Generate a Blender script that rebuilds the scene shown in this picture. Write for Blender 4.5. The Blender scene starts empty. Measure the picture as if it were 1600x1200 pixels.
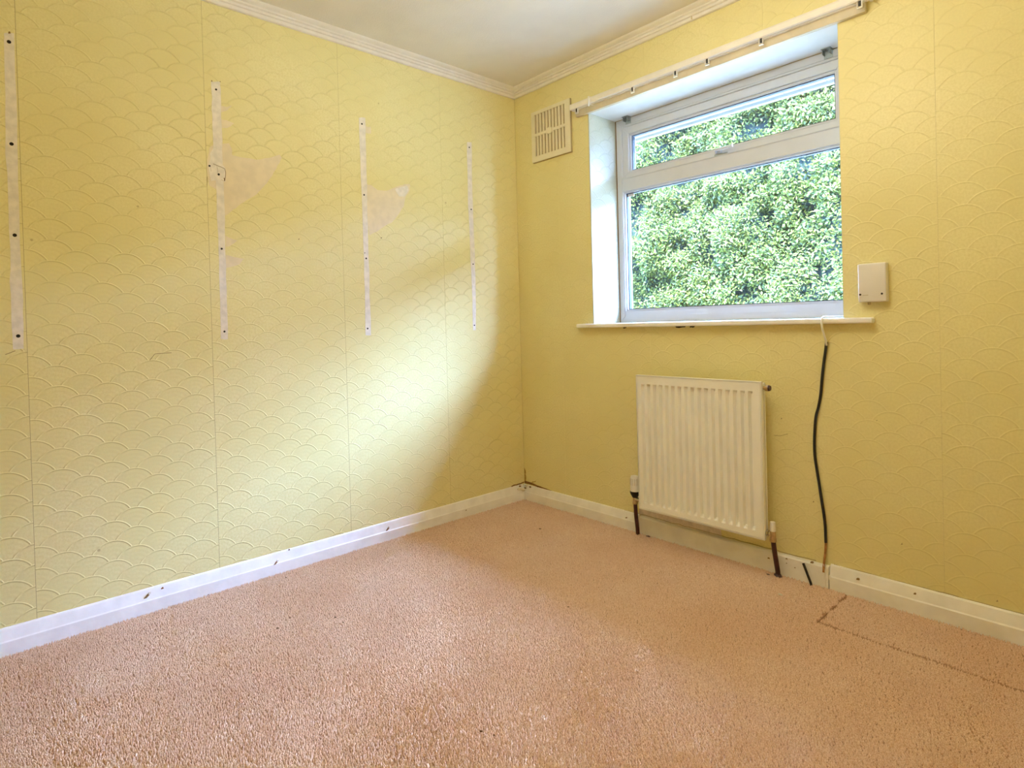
import bpy, bmesh, math, random
import numpy as np
from mathutils import Matrix, Vector
from mathutils.geometry import tessellate_polygon

random.seed(7)
rng = np.random.default_rng(11)
sc = bpy.context.scene
col = sc.collection

# ------------------------------------------------------------------ camera
CF, CCX, CCY = 925.965, 800.0, 515.53
CAM = np.array([2.4580, -2.29977, 0.99496])
YAW, PITCH, ROLL = -0.83295, -0.01128, -0.02705


def cam_axes():
    cy, sy, cp, sp = math.cos(YAW), math.sin(YAW), math.cos(PITCH), math.sin(PITCH)
    f = np.array([sy * cp, cy * cp, sp])
    r = np.array([cy, -sy, 0.0])
    u = np.cross(r, f)
    c, s = math.cos(ROLL), math.sin(ROLL)
    return c * r + s * u, -s * r + c * u, f


AX_R, AX_U, AX_F = cam_axes()
cam_data = bpy.data.cameras.new('camera')
cam_data.sensor_fit = 'HORIZONTAL'
cam_data.sensor_width = 36.0
cam_data.lens = CF / 1600 * 36.0
cam_data.shift_x = 0.0
cam_data.shift_y = -(600 - CCY) / 1600
cam_data.clip_start = 0.02
cam_data.clip_end = 200
cam = bpy.data.objects.new('camera', cam_data)
col.objects.link(cam)
M = Matrix.Identity(4)
for i in range(3):
    M[i][0], M[i][1], M[i][2], M[i][3] = AX_R[i], AX_U[i], -AX_F[i], CAM[i]
cam.matrix_world = M
sc.camera = cam

# ------------------------------------------------------------------ sky, sun, exposure
SKY = 132.0
SUN = 60.0
world = bpy.data.worlds.new('sky')
sc.world = world
world.use_nodes = True
bg = world.node_tree.nodes['Background']
bg.inputs['Color'].default_value = (0.35, 0.53, 1.0, 1)
bg.inputs['Strength'].default_value = SKY

sun_data = bpy.data.lights.new('sun', 'SUN')
sun_data.energy = SUN
sun_data.color = (1.0, 0.93, 0.78)
sun_data.angle = math.radians(1.0)
sun = bpy.data.objects.new('sun', sun_data)
col.objects.link(sun)
sun.location = (1.0, -6.0, 9.0)
to_sun = Vector((0.35, -0.80, 0.95)).normalized()     # behind the house, over the roof
sun.rotation_euler = to_sun.to_track_quat('Z', 'Y').to_euler()

vs = sc.view_settings
vs.view_transform = 'Standard'
vs.look = 'None'
vs.exposure = 0.0
vs.gamma = 1.0
vs.use_curve_mapping = False
sc.cycles.max_bounces = 10
sc.cycles.diffuse_bounces = 8
sc.cycles.adaptive_threshold = 0.02
sc.cycles.glossy_bounces = 4
sc.cycles.transparent_max_bounces = 12
sc.cycles.sample_clamp_indirect = 8.0
sc.cycles.caustics_reflective = False
sc.cycles.caustics_refractive = False


# ------------------------------------------------------------------ pixel rays (photo frame 1600 x 1200)
def ray(px):
    return AX_F * CF + AX_R * (px[0] - CCX) - AX_U * (px[1] - CCY)


def on_window_wall(px, y=0.0):
    v = ray(px)
    return CAM + v * ((y - CAM[1]) / v[1])


def on_left_wall(px, x=0.0):
    v = ray(px)
    return CAM + v * ((x - CAM[0]) / v[0])


def on_floor(px, z=0.0):
    v = ray(px)
    return CAM + v * ((z - CAM[2]) / v[2])


# ------------------------------------------------------------------ materials
class Nodes:
    def __init__(self, name):
        self.m = bpy.data.materials.new(name)
        self.m.use_nodes = True
        self.t = self.m.node_tree
        self.p = self.t.nodes['Principled BSDF']
        self.out = self.t.nodes['Material Output']

    def n(self, kind, **kw):
        nd = self.t.nodes.new(kind)
        for k, v in kw.items():
            setattr(nd, k, v)
        return nd

    def link(self, a, b):
        self.t.links.new(a, b)

    def math(self, op, a, b=None, c=None, clamp=False):
        nd = self.n('ShaderNodeMath', operation=op, use_clamp=clamp)
        for i, v in enumerate((a, b, c)):
            if v is None:
                continue
            if isinstance(v, (int, float)):
                nd.inputs[i].default_value = v
            else:
                self.link(v, nd.inputs[i])
        return nd.outputs[0]

    def ramp(self, fac, lo, hi, smooth=True, to=(0.0, 1.0)):
        nd = self.n('ShaderNodeMapRange', interpolation_type='SMOOTHSTEP' if smooth else 'LINEAR')
        self.link(fac, nd.inputs['Value'])
        nd.inputs['From Min'].default_value = lo
        nd.inputs['From Max'].default_value = hi
        nd.inputs['To Min'].default_value = to[0]
        nd.inputs['To Max'].default_value = to[1]
        return nd.outputs['Result']

    def mix(self, fac, a, b):
        nd = self.n('ShaderNodeMix', data_type='RGBA')
        for sock, v in ((nd.inputs[0], fac), (nd.inputs[6], a), (nd.inputs[7], b)):
            if isinstance(v, (tuple, list)):
                sock.default_value = (*v[:3], 1)
            elif isinstance(v, (int, float)):
                sock.default_value = v
            else:
                self.link(v, sock)
        return nd.outputs[2]

    def noise(self, scale, detail=3.0, rough=0.5, vec=None, dims='3D'):
        nd = self.n('ShaderNodeTexNoise', noise_dimensions=dims)
        nd.inputs['Scale'].default_value = scale
        nd.inputs['Detail'].default_value = detail
        nd.inputs['Roughness'].default_value = rough
        self.link(vec if vec is not None else self.pos(), nd.inputs['Vector'])
        return nd.outputs['Fac']

    def pos(self):
        if not hasattr(self, '_g'):
            self._g = self.n('ShaderNodeNewGeometry')
        return self._g.outputs['Position']

    def bump(self, height, dist, strength=1.0, normal=None):
        nd = self.n('ShaderNodeBump')
        nd.inputs['Strength'].default_value = strength
        nd.inputs['Distance'].default_value = dist
        self.link(height, nd.inputs['Height'])
        if normal is not None:
            self.link(normal, nd.inputs['Normal'])
        self.link(nd.outputs[0], self.p.inputs['Normal'])
        return nd.outputs[0]

    def base(self, v):
        if isinstance(v, (tuple, list)):
            self.p.inputs['Base Color'].default_value = (*v[:3], 1)
        else:
            self.link(v, self.p.inputs['Base Color'])

    def set(self, rough=0.5, metal=0.0, spec=0.5):
        self.p.inputs['Roughness'].default_value = rough
        self.p.inputs['Metallic'].default_value = metal
        self.p.inputs['Specular IOR Level'].default_value = spec


def plain(name, c, rough=0.5, metal=0.0, spec=0.5, var=0.06, nscale=18.0, bump=0.0, bscale=120.0):
    q = Nodes(name)
    a = tuple(max(0.0, x * (1 - var)) for x in c)
    b = tuple(min(1.0, x * (1 + var)) for x in c)
    q.base(q.mix(q.ramp(q.noise(nscale), 0.3, 0.7), a, b))
    q.set(rough, metal, spec)
    if bump:
        q.bump(q.noise(bscale, 3), bump)
    return q.m


DROP = 0.551                 # wallpaper drop width
SCALE_R = DROP / 8           # radius of one embossed scale
PAPER = (0.83, 0.745, 0.375)


def wallpaper(name, relief, PAPER=PAPER):
    q = Nodes(name)
    uv = q.n('ShaderNodeUVMap', uv_map='metres')
    sep = q.n('ShaderNodeSeparateXYZ')
    # hand-printed irregularity of the relief
    wob = q.n('ShaderNodeTexNoise')
    wob.inputs['Scale'].default_value = 9.0
    q.link(uv.outputs[0], wob.inputs['Vector'])
    off = q.n('ShaderNodeVectorMath', operation='MULTIPLY_ADD')
    q.link(wob.outputs['Color'], off.inputs[0])
    off.inputs[1].default_value = (0.006, 0.006, 0)
    q.link(uv.outputs[0], off.inputs[2])
    q.link(off.outputs[0], sep.inputs[0])
    u, v = sep.outputs[0], sep.outputs[1]
    R = SCALE_R
    s = q.math('DIVIDE', v, R / 2)
    k = q.math('FLOOR', s)
    fr = q.math('MULTIPLY', q.math('SUBTRACT', s, k), R / 2)
    par = q.math('FLOORED_MODULO', q.math('SUBTRACT', k, 1.0), 2.0)
    dx1 = q.math('PINGPONG', q.math('ADD', u, q.math('MULTIPLY', par, R)), R)
    dx0 = q.math('SUBTRACT', R, dx1)
    dy1 = q.math('ADD', fr, R / 2)
    d1 = q.math('SQRT', q.math('ADD', q.math('MULTIPLY', dx1, dx1), q.math('MULTIPLY', dy1, dy1)))
    d0 = q.math('SQRT', q.math('ADD', q.math('MULTIPLY', dx0, dx0), q.math('MULTIPLY', fr, fr)))
    sel = q.math('LESS_THAN', d1, R)
    d = q.math('ADD', q.math('MULTIPLY', d1, sel), q.math('MULTIPLY', d0, q.math('SUBTRACT', 1.0, sel)))
    dn = q.math('DIVIDE', d, R)
    up = q.ramp(dn, 0.905, 0.955)
    down = q.ramp(dn, 0.965, 1.0, to=(1.0, 0.2))
    ridge = q.math('MULTIPLY', up, down)
    # fine radial fan inside every scale
    inner = q.ramp(q.math('PINGPONG', dn, 0.11), 0.0, 0.11, to=(0.0, 0.10))
    patch = q.ramp(q.noise(6.0, 2.0), 0.35, 0.7, to=(0.55, 1.0))
    grain = q.math('MULTIPLY', q.noise(420.0, 2.0), 0.16)
    h = q.math('ADD', q.math('MULTIPLY', q.math('ADD', ridge, inner), patch), grain)
    q.bump(h, relief, 0.9)
    a = q.mix(q.ramp(q.noise(2.3, 4.0), 0.3, 0.72), (PAPER[0] * 0.95, PAPER[1] * 0.93, PAPER[2] * 0.84),
              (min(1, PAPER[0] * 1.03), min(1, PAPER[1] * 1.04), PAPER[2] * 1.12))
    b = q.mix(q.ramp(q.noise(140.0, 4.0, 0.65), 0.3, 0.7), (PAPER[0] * 0.93, PAPER[1] * 0.92, PAPER[2] * 0.88), a)
    # scattered brown specks of age
    sp = q.n('ShaderNodeTexVoronoi')
    sp.inputs['Scale'].default_value = 4.2
    q.link(q.pos(), sp.inputs['Vector'])
    speck = q.ramp(sp.outputs['Distance'], 0.012, 0.026, to=(0.5, 0.0))
    q.base(q.mix(speck, b, (0.34, 0.22, 0.07)))
    q.set(0.42, 0.0, 0.35)
    return q.m


MT = {}
MT['paper'] = wallpaper('embossed_yellow_wallpaper', 0.0018)
MT['paper_flat'] = wallpaper('low_relief_yellow_wallpaper', 0.0009)  # same wallpaper with a weaker relief for the window wall
MT['seam'] = plain('brown_seam', (0.35, 0.25, 0.11), 0.9)
MT['plaster'] = plain('bare_plaster', (0.82, 0.76, 0.68), 0.85, var=0.08, nscale=40, bump=0.0004)
MT['backing'] = plain('pink_backing_paper', (0.80, 0.69, 0.50), 0.85, var=0.05, nscale=25)
MT['hole'] = plain('screw_hole_dark', (0.012, 0.009, 0.007), 0.9)
MT['pencil'] = plain('dirty_line', (0.25, 0.15, 0.06), 0.9)
MT['ceiling'] = plain('ceiling_white', (0.80, 0.77, 0.72), 0.9, var=0.03, nscale=5, bump=0.0008, bscale=160)
MT['gloss'] = plain('painted_trim', (0.92, 0.91, 0.90), 0.35, var=0.05, nscale=14, bump=0.0004, bscale=40)
MT['cornice'] = plain('cornice_white', (0.83, 0.80, 0.76), 0.5, var=0.03)
MT['upvc'] = plain('white_upvc', (0.66, 0.68, 0.72), 0.28, var=0.015)
MT['gasket'] = plain('dark_gasket', (0.06, 0.07, 0.09), 0.6)
MT['reveal'] = plain('reveal_white', (0.84, 0.85, 0.84), 0.6, var=0.04, nscale=9, bump=0.0006, bscale=60)
MT['masonry'] = plain('wall_masonry', (0.60, 0.52, 0.40), 0.9)
MT['rail'] = plain('cream_plastic', (0.86, 0.82, 0.75), 0.4, var=0.03)
MT['batten'] = plain('cream_batten_paint', (0.66, 0.58, 0.42), 0.5, var=0.06)
MT['vent'] = plain('vent_plastic', (0.82, 0.76, 0.56), 0.45, var=0.03)
MT['ventdark'] = plain('vent_shade_and_gap_brown', (0.42, 0.33, 0.17), 0.9)  # brown for the vent's shadow strips and slot backing, also gaps and scuffs
MT['rad'] = plain('radiator_enamel', (0.93, 0.92, 0.88), 0.3, var=0.02, nscale=8)
MT['box'] = plain('box_plastic', (0.78, 0.75, 0.72), 0.4, var=0.02)
MT['black'] = plain('black_plastic', (0.012, 0.010, 0.009), 0.45)
MT['white'] = plain('white_plastic', (0.85, 0.83, 0.78), 0.35, var=0.03)
MT['pipe'] = plain('maroon_pipe', (0.055, 0.014, 0.016), 0.4, var=0.25, nscale=50)
MT['brass'] = plain('tarnished_brass', (0.55, 0.40, 0.22), 0.3, 0.9, var=0.15, nscale=60)
MT['chrome'] = plain('dull_chrome', (0.60, 0.55, 0.48), 0.25, 0.95, var=0.1, nscale=60)
MT['zinc'] = plain('grey_zinc', (0.42, 0.46, 0.46), 0.4, 0.7, var=0.15, nscale=80)
MT['copper'] = plain('brown_copper', (0.42, 0.20, 0.07), 0.45, 0.4, var=0.25, nscale=80)
MT['brown'] = plain('brown_rot', (0.22, 0.11, 0.035), 0.9, var=0.3, nscale=60)
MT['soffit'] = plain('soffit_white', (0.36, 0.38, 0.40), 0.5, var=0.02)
MT['roof'] = plain('roof_tile', (0.22, 0.13, 0.10), 0.9)
MT['ground'] = plain('garden_ground', (0.27, 0.28, 0.22), 0.95, var=0.25, nscale=6)
MT['inner_shade'] = plain('hedge_shade', (0.020, 0.033, 0.033), 0.95, spec=0.0, var=0.4, nscale=12)  # shadow blue put into the dark inner colour of the hedge
MT['crumb'] = plain('plaster_crumb', (0.80, 0.72, 0.58), 0.9)
MT['door'] = plain('door_white', (0.80, 0.76, 0.68), 0.4, var=0.03)
MT['mark'] = plain('grey_print', (0.62, 0.56, 0.46), 0.5)


def carpet_mat(name, pile):
    q = Nodes(name)
    big = q.ramp(q.noise(2.2, 4.0, 0.55), 0.33, 0.68)
    fine = q.ramp(q.noise(330.0, 2.0, 0.6), 0.28, 0.72)
    a = q.mix(big, (0.88, 0.64, 0.465), (0.95, 0.745, 0.585))
    b = q.mix(fine, (0.66, 0.40, 0.23), a)
    if pile:
        q.base(b)
    else:
        q.base((0.45, 0.26, 0.16))
    q.set(1.0, 0.0, 0.0)
    return q.m


MT['pile'] = carpet_mat('carpet_pile', True)
MT['carpet'] = carpet_mat('carpet_backing', False)


def glass_mat(name, haze):
    q = Nodes(name)
    q.t.nodes.remove(q.p)
    tr = q.n('ShaderNodeBsdfTransparent')
    tr.inputs[0].default_value = (0.97, 0.99, 0.985, 1)
    gl = q.n('ShaderNodeBsdfGlossy')
    gl.inputs['Roughness'].default_value = 0.02
    lw = q.n('ShaderNodeLayerWeight')
    lw.inputs[0].default_value = 0.5
    fr = q.math('MULTIPLY_ADD', q.math('POWER', lw.outputs['Facing'], 5.0), 0.9, 0.04)
    mx = q.n('ShaderNodeMixShader')
    q.link(fr, mx.inputs[0])
    q.link(tr.outputs[0], mx.inputs[1])
    q.link(gl.outputs[0], mx.inputs[2])
    last = mx
    if haze:
        tl = q.n('ShaderNodeBsdfTranslucent')
        tl.inputs[0].default_value = (0.86, 0.94, 1.0, 1)
        m2 = q.n('ShaderNodeMixShader')
        m2.inputs[0].default_value = haze
        q.link(mx.outputs[0], m2.inputs[1])
        q.link(tl.outputs[0], m2.inputs[2])
        last = m2
    q.link(last.outputs[0], q.out.inputs[0])
    return q.m


MT['glass'] = glass_mat('clear_glass', 0.0)
MT['glass2'] = glass_mat('hazy_glass', 0.0015)  # pale blue haze of the upper pane put into its glass


def leaf_mat():
    q = Nodes('hedge_leaf')
    at = q.n('ShaderNodeAttribute', attribute_name='tone')
    tone = at.outputs['Fac']
    c = q.mix(q.ramp(tone, 0.0, 0.75), (0.014, 0.033, 0.023), (0.072, 0.098, 0.020))  # dark end carries the hedge's shadow blue, yellow end its sun highlights
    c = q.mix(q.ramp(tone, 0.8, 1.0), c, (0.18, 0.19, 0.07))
    q.base(c)
    q.set(0.45, 0.0, 0.12)
    tl = q.n('ShaderNodeBsdfTranslucent')
    q.link(c, tl.inputs[0])
    mx = q.n('ShaderNodeMixShader')
    mx.inputs[0].default_value = 0.25
    q.link(q.p.outputs[0], mx.inputs[1])
    q.link(tl.outputs[0], mx.inputs[2])
    q.link(mx.outputs[0], q.out.inputs[0])
    return q.m


MT['leaf'] = leaf_mat()

# ------------------------------------------------------------------ object helpers
BASE = {}


def tag(o, label=None, cat=None, group=None, kind=None):
    for k, v in (('label', label), ('category', cat), ('group', group), ('kind', kind)):
        if v:
            o[k] = v
    return o


def empty(name, loc, parent=None):
    o = bpy.data.objects.new(name, None)
    o.empty_display_size = 0.02
    col.objects.link(o)
    b = Vector(loc)
    if parent is not None:
        o.parent = parent
        o.location = b - BASE[parent]
    else:
        o.location = b
    BASE[o] = b
    return o


def link(name, me, mat, parent=None):
    """mesh given in world coordinates; origin moved to the parent's base"""
    o = bpy.data.objects.new(name, me)
    col.objects.link(o)
    if mat is not None:
        me.materials.append(mat)
    if parent is not None:
        o.parent = parent
        b = BASE[parent]
        if b.length > 0:
            me.transform(Matrix.Translation(-b))
        BASE[o] = b.copy()
    else:
        BASE[o] = Vector((0, 0, 0))
    return o


def from_bm(name, bm, mat, parent=None, smooth=False):
    bmesh.ops.recalc_face_normals(bm, faces=bm.faces)
    me = bpy.data.meshes.new(name)
    if smooth:
        for f in bm.faces:
            f.smooth = True
        for e in bm.edges:
            if len(e.link_faces) == 2 and e.calc_face_angle(0) > 0.7:
                e.smooth = False
    bm.to_mesh(me)
    bm.free()
    return link(name, me, mat, parent)


def add_box(bm, lo, hi, bev=0.0, seg=2):
    x0, y0, z0 = lo
    x1, y1, z1 = hi
    vs_ = [bm.verts.new(p) for p in ((x0, y0, z0), (x1, y0, z0), (x1, y1, z0), (x0, y1, z0),
                                     (x0, y0, z1), (x1, y0, z1), (x1, y1, z1), (x0, y1, z1))]
    fs = [bm.faces.new([vs_[i] for i in f]) for f in
          ((0, 3, 2, 1), (4, 5, 6, 7), (0, 1, 5, 4), (1, 2, 6, 5), (2, 3, 7, 6), (3, 0, 4, 7))]
    if bev > 0:
        es = list({e for f in fs for e in f.edges})
        bmesh.ops.bevel(bm, geom=es, offset=bev, segments=seg, affect='EDGES', profile=0.5)


def box(name, lo, hi, mat, parent=None, bev=0.0, seg=2):
    bm = bmesh.new()
    add_box(bm, lo, hi, bev, seg)
    return from_bm(name, bm, mat, parent)


def add_tube(bm, pts, rad, seg=10, caps=True):
    pts = [Vector(p) for p in pts]
    rads = rad if isinstance(rad, (list, tuple)) else [rad] * len(pts)
    rings = []
    side = None
    for i, p in enumerate(pts):
        t = (pts[min(i + 1, len(pts) - 1)] - pts[max(i - 1, 0)]).normalized()
        if side is None:
            a = Vector((0, 0, 1)) if abs(t.z) < 0.9 else Vector((0, 1, 0))
            side = t.cross(a).normalized()
        else:
            side = (side - t * side.dot(t)).normalized()
        up = t.cross(side)
        rings.append([bm.verts.new(p + (side * math.cos(2 * math.pi * j / seg) + up * math.sin(2 * math.pi * j / seg)) * rads[i])
                      for j in range(seg)])
    for a, b in zip(rings, rings[1:]):
        for j in range(seg):
            bm.faces.new((a[j], a[(j + 1) % seg], b[(j + 1) % seg], b[j]))
    if caps:
        bm.faces.new(rings[0][::-1])
        bm.faces.new(rings[-1])


def tube(name, pts, rad, mat, parent=None, seg=10):
    bm = bmesh.new()
    add_tube(bm, pts, rad, seg)
    return from_bm(name, bm, mat, parent, smooth=True)


def smooth_path(pts, n=6):
    pts = [Vector(p) for p in pts]
    P = [pts[0]] + pts + [pts[-1]]
    out = []
    for i in range(1, len(P) - 2):
        for k in range(n):
            t = k / n
            a, b, c, d = P[i - 1], P[i], P[i + 1], P[i + 2]
            out.append(0.5 * ((2 * b) + (c - a) * t + (2 * a - 5 * b + 4 * c - d) * t * t + (3 * b - a - 3 * c + d) * t ** 3))
    out.append(pts[-1])
    return out


def lathe(name, axis_pts, rads, mat, parent=None, seg=20):
    return tube(name, axis_pts, list(rads), mat, parent, seg)


def prism(name, poly, d0, d1, plane, mat, parent=None):
    """extrude a polygon given on the left wall ('A': (y, z)) or window wall ('B': (x, z)) or floor ('Z': (x, y))"""
    bm = bmesh.new()

    def P(p, d):
        return (d, p[0], p[1]) if plane == 'A' else (p[0], d, p[1]) if plane == 'B' else (p[0], p[1], d)
    if d0 == 0.0 and plane == 'A':
        d0 = -0.0008
    if d0 == 0.0 and plane == 'B':
        d0 = 0.0008
    a = [bm.verts.new(P(p, d0)) for p in poly]
    b = [bm.verts.new(P(p, d1)) for p in poly]
    n = len(poly)
    for t in tessellate_polygon([[Vector((p[0], p[1], 0)) for p in poly]]):
        bm.faces.new([a[k] for k in t])
        bm.faces.new([b[k] for k in t][::-1])
    for i in range(n):
        bm.faces.new((a[i], b[i], b[(i + 1) % n], a[(i + 1) % n]))
    return from_bm(name, bm, mat, parent)


def extrude_profile(name, prof, a, b, along, mat, parent=None):
    """profile (distance from wall, z); along 'y' for the left wall, 'x' for the window wall"""
    bm = bmesh.new()

    def P(p, t):
        return (p[0], t, p[1]) if along == 'y' else (t, -p[0], p[1])
    n = len(prof)
    steps = max(1, int(abs(b - a) / 0.25))
    rings = []
    for s in range(steps + 1):
        t = a + (b - a) * s / steps
        j = random.uniform(-0.0006, 0.0006)
        rings.append([bm.verts.new(P((p[0] + (j if 0.001 < p[0] else 0), p[1]), t)) for p in prof])
    for r0, r1 in zip(rings, rings[1:]):
        for i in range(n):
            bm.faces.new((r0[i], r0[(i + 1) % n], r1[(i + 1) % n], r1[i]))
    bm.faces.new(rings[0])
    bm.faces.new(rings[-1][::-1])
    return from_bm(name, bm, mat, parent)


def jag(pts, amp, sub=3, closed=True):
    """roughen an outline so that it reads as torn paper"""
    out = []
    n = len(pts)
    for i in range(n if closed else n - 1):
        p, q = np.array(pts[i], float), np.array(pts[(i + 1) % n], float)
        for k in range(sub):
            t = k / sub
            e = rng.normal(0, amp, 2) if k else rng.normal(0, amp * 0.3, 2)
            out.append(tuple(p + (q - p) * t + e))
    return out


# ------------------------------------------------------------------ room shell
W, L, H = 2.90, 2.90, 2.305           # room is x 0..W, y 0..-L
TH = 0.30                              # outer wall thickness
WX0, WX1, WZ0, WZ1 = 0.540, 1.690, 0.962, 2.033   # window opening in the inner face
FY = 0.21                              # inner face of the window frame


def structure(o):
    o['kind'] = 'structure'
    return o


def cells_box(name, rects, y0, y1, mat, along='x'):
    bm = bmesh.new()
    for (a, b, z0, z1) in rects:
        if along == 'x':
            add_box(bm, (a, y0, z0), (b, y1, z1))
        else:
            add_box(bm, (y0, a, z0), (y1, b, z1))
    return structure(from_bm(name, bm, mat))


wall_left = cells_box('wall_left', [(-L - 0.1, 0.0, -0.05, H + 0.05)], -0.12, -0.0012, MT['seam'], 'y')
wall_right = cells_box('wall_right', [(-0.12, WX0, -0.05, H + 0.05), (WX1, W + 0.1, -0.05, H + 0.05),
                                      (WX0, WX1, -0.05, WZ0), (WX0, WX1, WZ1, H + 0.05)], 0.0012, TH, MT['seam'])
wall_opp = cells_box('wall_opposite', [(-L - 0.1, 0.0, -0.05, H + 0.05)], W, W + 0.1, MT['paper'], 'y')
wall_near = cells_box('wall_near', [(-0.12, W + 0.1, -0.05, H + 0.05)], -L - 0.1, -L, MT['paper'])
structure(box('ceiling', (-0.12, -L - 0.1, H), (W + 0.1, TH, H + 0.08), MT['ceiling']))
floor = structure(box('floor', (-0.12, -L - 0.1, -0.12), (W + 0.1, TH, -0.012), MT['masonry']))

for o in (wall_opp, wall_near):
    uvl = o.data.uv_layers.new(name='metres')
    for lp in o.data.loops:
        c = o.data.vertices[lp.vertex_index].co
        uvl.data[lp.index].uv = (c.x + c.y, c.z)


def drop(wall, a, b, plane, cuts=(), voff=0.0):
    """one pasted length of wallpaper; a..b along the wall, cuts = openings to leave out"""
    bm = bmesh.new()
    z0, z1 = 0.0, H
    rects = [(a, b, z0, z1)]
    for (ca, cb, cz0, cz1) in cuts:
        new = []
        for (r0, r1, s0, s1) in rects:
            i0, i1 = max(r0, ca), min(r1, cb)
            if i0 >= i1:
                new.append((r0, r1, s0, s1))
                continue
            if r0 < i0:
                new.append((r0, i0, s0, s1))
            if i1 < r1:
                new.append((i1, r1, s0, s1))
            new.append((i0, i1, s0, cz0))
            new.append((i0, i1, cz1, s1))
        rects = new
    for (r0, r1, s0, s1) in rects:
        if plane == 'A':
            add_box(bm, (-0.0012, -r1, s0), (0.0, -r0, s1))
        else:
            add_box(bm, (r0, 0.0, s0), (r1, 0.0012, s1))
    o = from_bm('wallpaper_drop', bm, MT['paper'] if plane == 'A' else MT['paper_flat'], wall)
    uvl = o.data.uv_layers.new(name='metres')
    for lp in o.data.loops:
        c = o.data.vertices[lp.vertex_index].co
        uvl.data[lp.index].uv = ((-c.y if plane == 'A' else c.x) - a, c.z + voff)
    return o


SEAM0 = 0.51946
edges = [0.0] + [SEAM0 + DROP * k for k in range(5)] + [L]
offs = [0.011, 0.0, 0.006, 0.027, 0.013, 0.03, 0.0]
for i, (a, b) in enumerate(zip(edges, edges[1:])):
    drop(wall_left, a + 0.0005, b - 0.0005, 'A', voff=offs[i])
xe = [0.0, 0.32, 0.32 + DROP, 0.32 + 2 * DROP, 0.32 + 3 * DROP, 0.32 + 4 * DROP, W]
for i, (a, b) in enumerate(zip(xe, xe[1:])):
    drop(wall_right, a + 0.0003, b - 0.0003, 'B', cuts=[(WX0, WX1, WZ0, WZ1)], voff=0.02 * i % 0.035)

# window recess linings: papered side, smooth white head
rl = box('reveal_lining', (WX0 - 0.001, 0.001, WZ0 + 0.02), (WX0 + 0.0015, FY, WZ1), MT['paper'], wall_right)
uvl = rl.data.uv_layers.new(name='metres')
for lp in rl.data.loops:
    c = rl.data.vertices[lp.vertex_index].co
    uvl.data[lp.index].uv = (c.y, c.z)
rl.data.materials.clear()


MT['daylit_paper'] = wallpaper('daylit_recess_wallpaper', 0.0016, (0.56, 0.57, 0.48))  # same yellow paper, with the daylight wash put into its paler colour
rl.data.materials.append(MT['daylit_paper'])
rr = box('reveal_lining', (WX1 - 0.0015, 0.001, WZ0 + 0.02), (WX1 + 0.001, FY, WZ1), MT['daylit_paper'], wall_right)
uvl = rr.data.uv_layers.new(name='metres')
for lp in rr.data.loops:
    c = rr.data.vertices[lp.vertex_index].co
    uvl.data[lp.index].uv = (c.y, c.z)
box('reveal_head', (WX0, 0.0, WZ1 - 0.002), (WX1, FY + 0.02, WZ1 + 0.001), MT['reveal'], wall_right)
tube('corner_bead', [(WX0, 0.0, WZ0 + 0.02), (WX0 - 0.001, 0.0, WZ1)], 0.0035, MT['daylit_paper'], wall_right, 8)

# ------------------------------------------------------------------ cornice and skirting
cz = 2.2577
cor = [(0.0, cz), (0.011, cz), (0.0135, cz + 0.003), (0.0145, cz + 0.013), (0.0225, cz + 0.0145), (0.0235, cz + 0.0205),
       (0.0215, cz + 0.0225), (0.0215, cz + 0.0245), (0.030, cz + 0.0265), (0.0315, cz + 0.0300), (0.0290, cz + 0.0318), (0.0290, cz + 0.0335),
       (0.043, cz + 0.0385), (0.049, cz + 0.0430), (0.050, H), (0.0, H)]
c1 = structure(extrude_profile('trim_1', cor, 0.0, -L, 'y', MT['cornice']))
c2 = structure(extrude_profile('trim_2', cor, 0.0, W, 'x', MT['cornice']))
p = on_window_wall((1082, 35), -0.012)
box('joint_crack', (p[0] - 0.0012, -0.0215, cz + 0.001), (p[0] + 0.0006, -0.012, cz + 0.017), MT['batten'], c2)

sk = [(0.0, 0.0), (0.019, 0.0), (0.019, 0.0415), (0.0165, 0.0455), (0.0085, 0.079), (0.006, 0.083), (0.0, 0.083)]
sk = [(d, z - 0.012 if z == 0 else z) for d, z in sk]
bl = structure(extrude_profile('baseboard_left', sk, -0.02, -L, 'y', MT['gloss']))
sk2 = [(d, z - 0.003 if z > 0.05 else z) for d, z in sk]
br = tag(empty('baseboard_right', (0.9, -0.02, 0.0)), kind='structure')
extrude_profile('board', sk2, 0.0, 0.790, 'x', MT['gloss'], br)
flat = [(0.0, -0.012), (0.021, -0.012), (0.021, 0.070), (0.017, 0.0745), (0.0, 0.076)]
extrude_profile('board', flat, 0.800, 1.627, 'x', MT['gloss'], br)
sk3 = [(d * 1.12, z + (0.001 if z > 0.05 else 0)) for d, z in sk]
extrude_profile('board', sk3, 1.631, W, 'x', MT['gloss'], br)
box('board_end_chip', (1.627, -0.020, 0.030), (1.637, -0.012, 0.046), MT['white'], br, 0.002)
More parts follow.
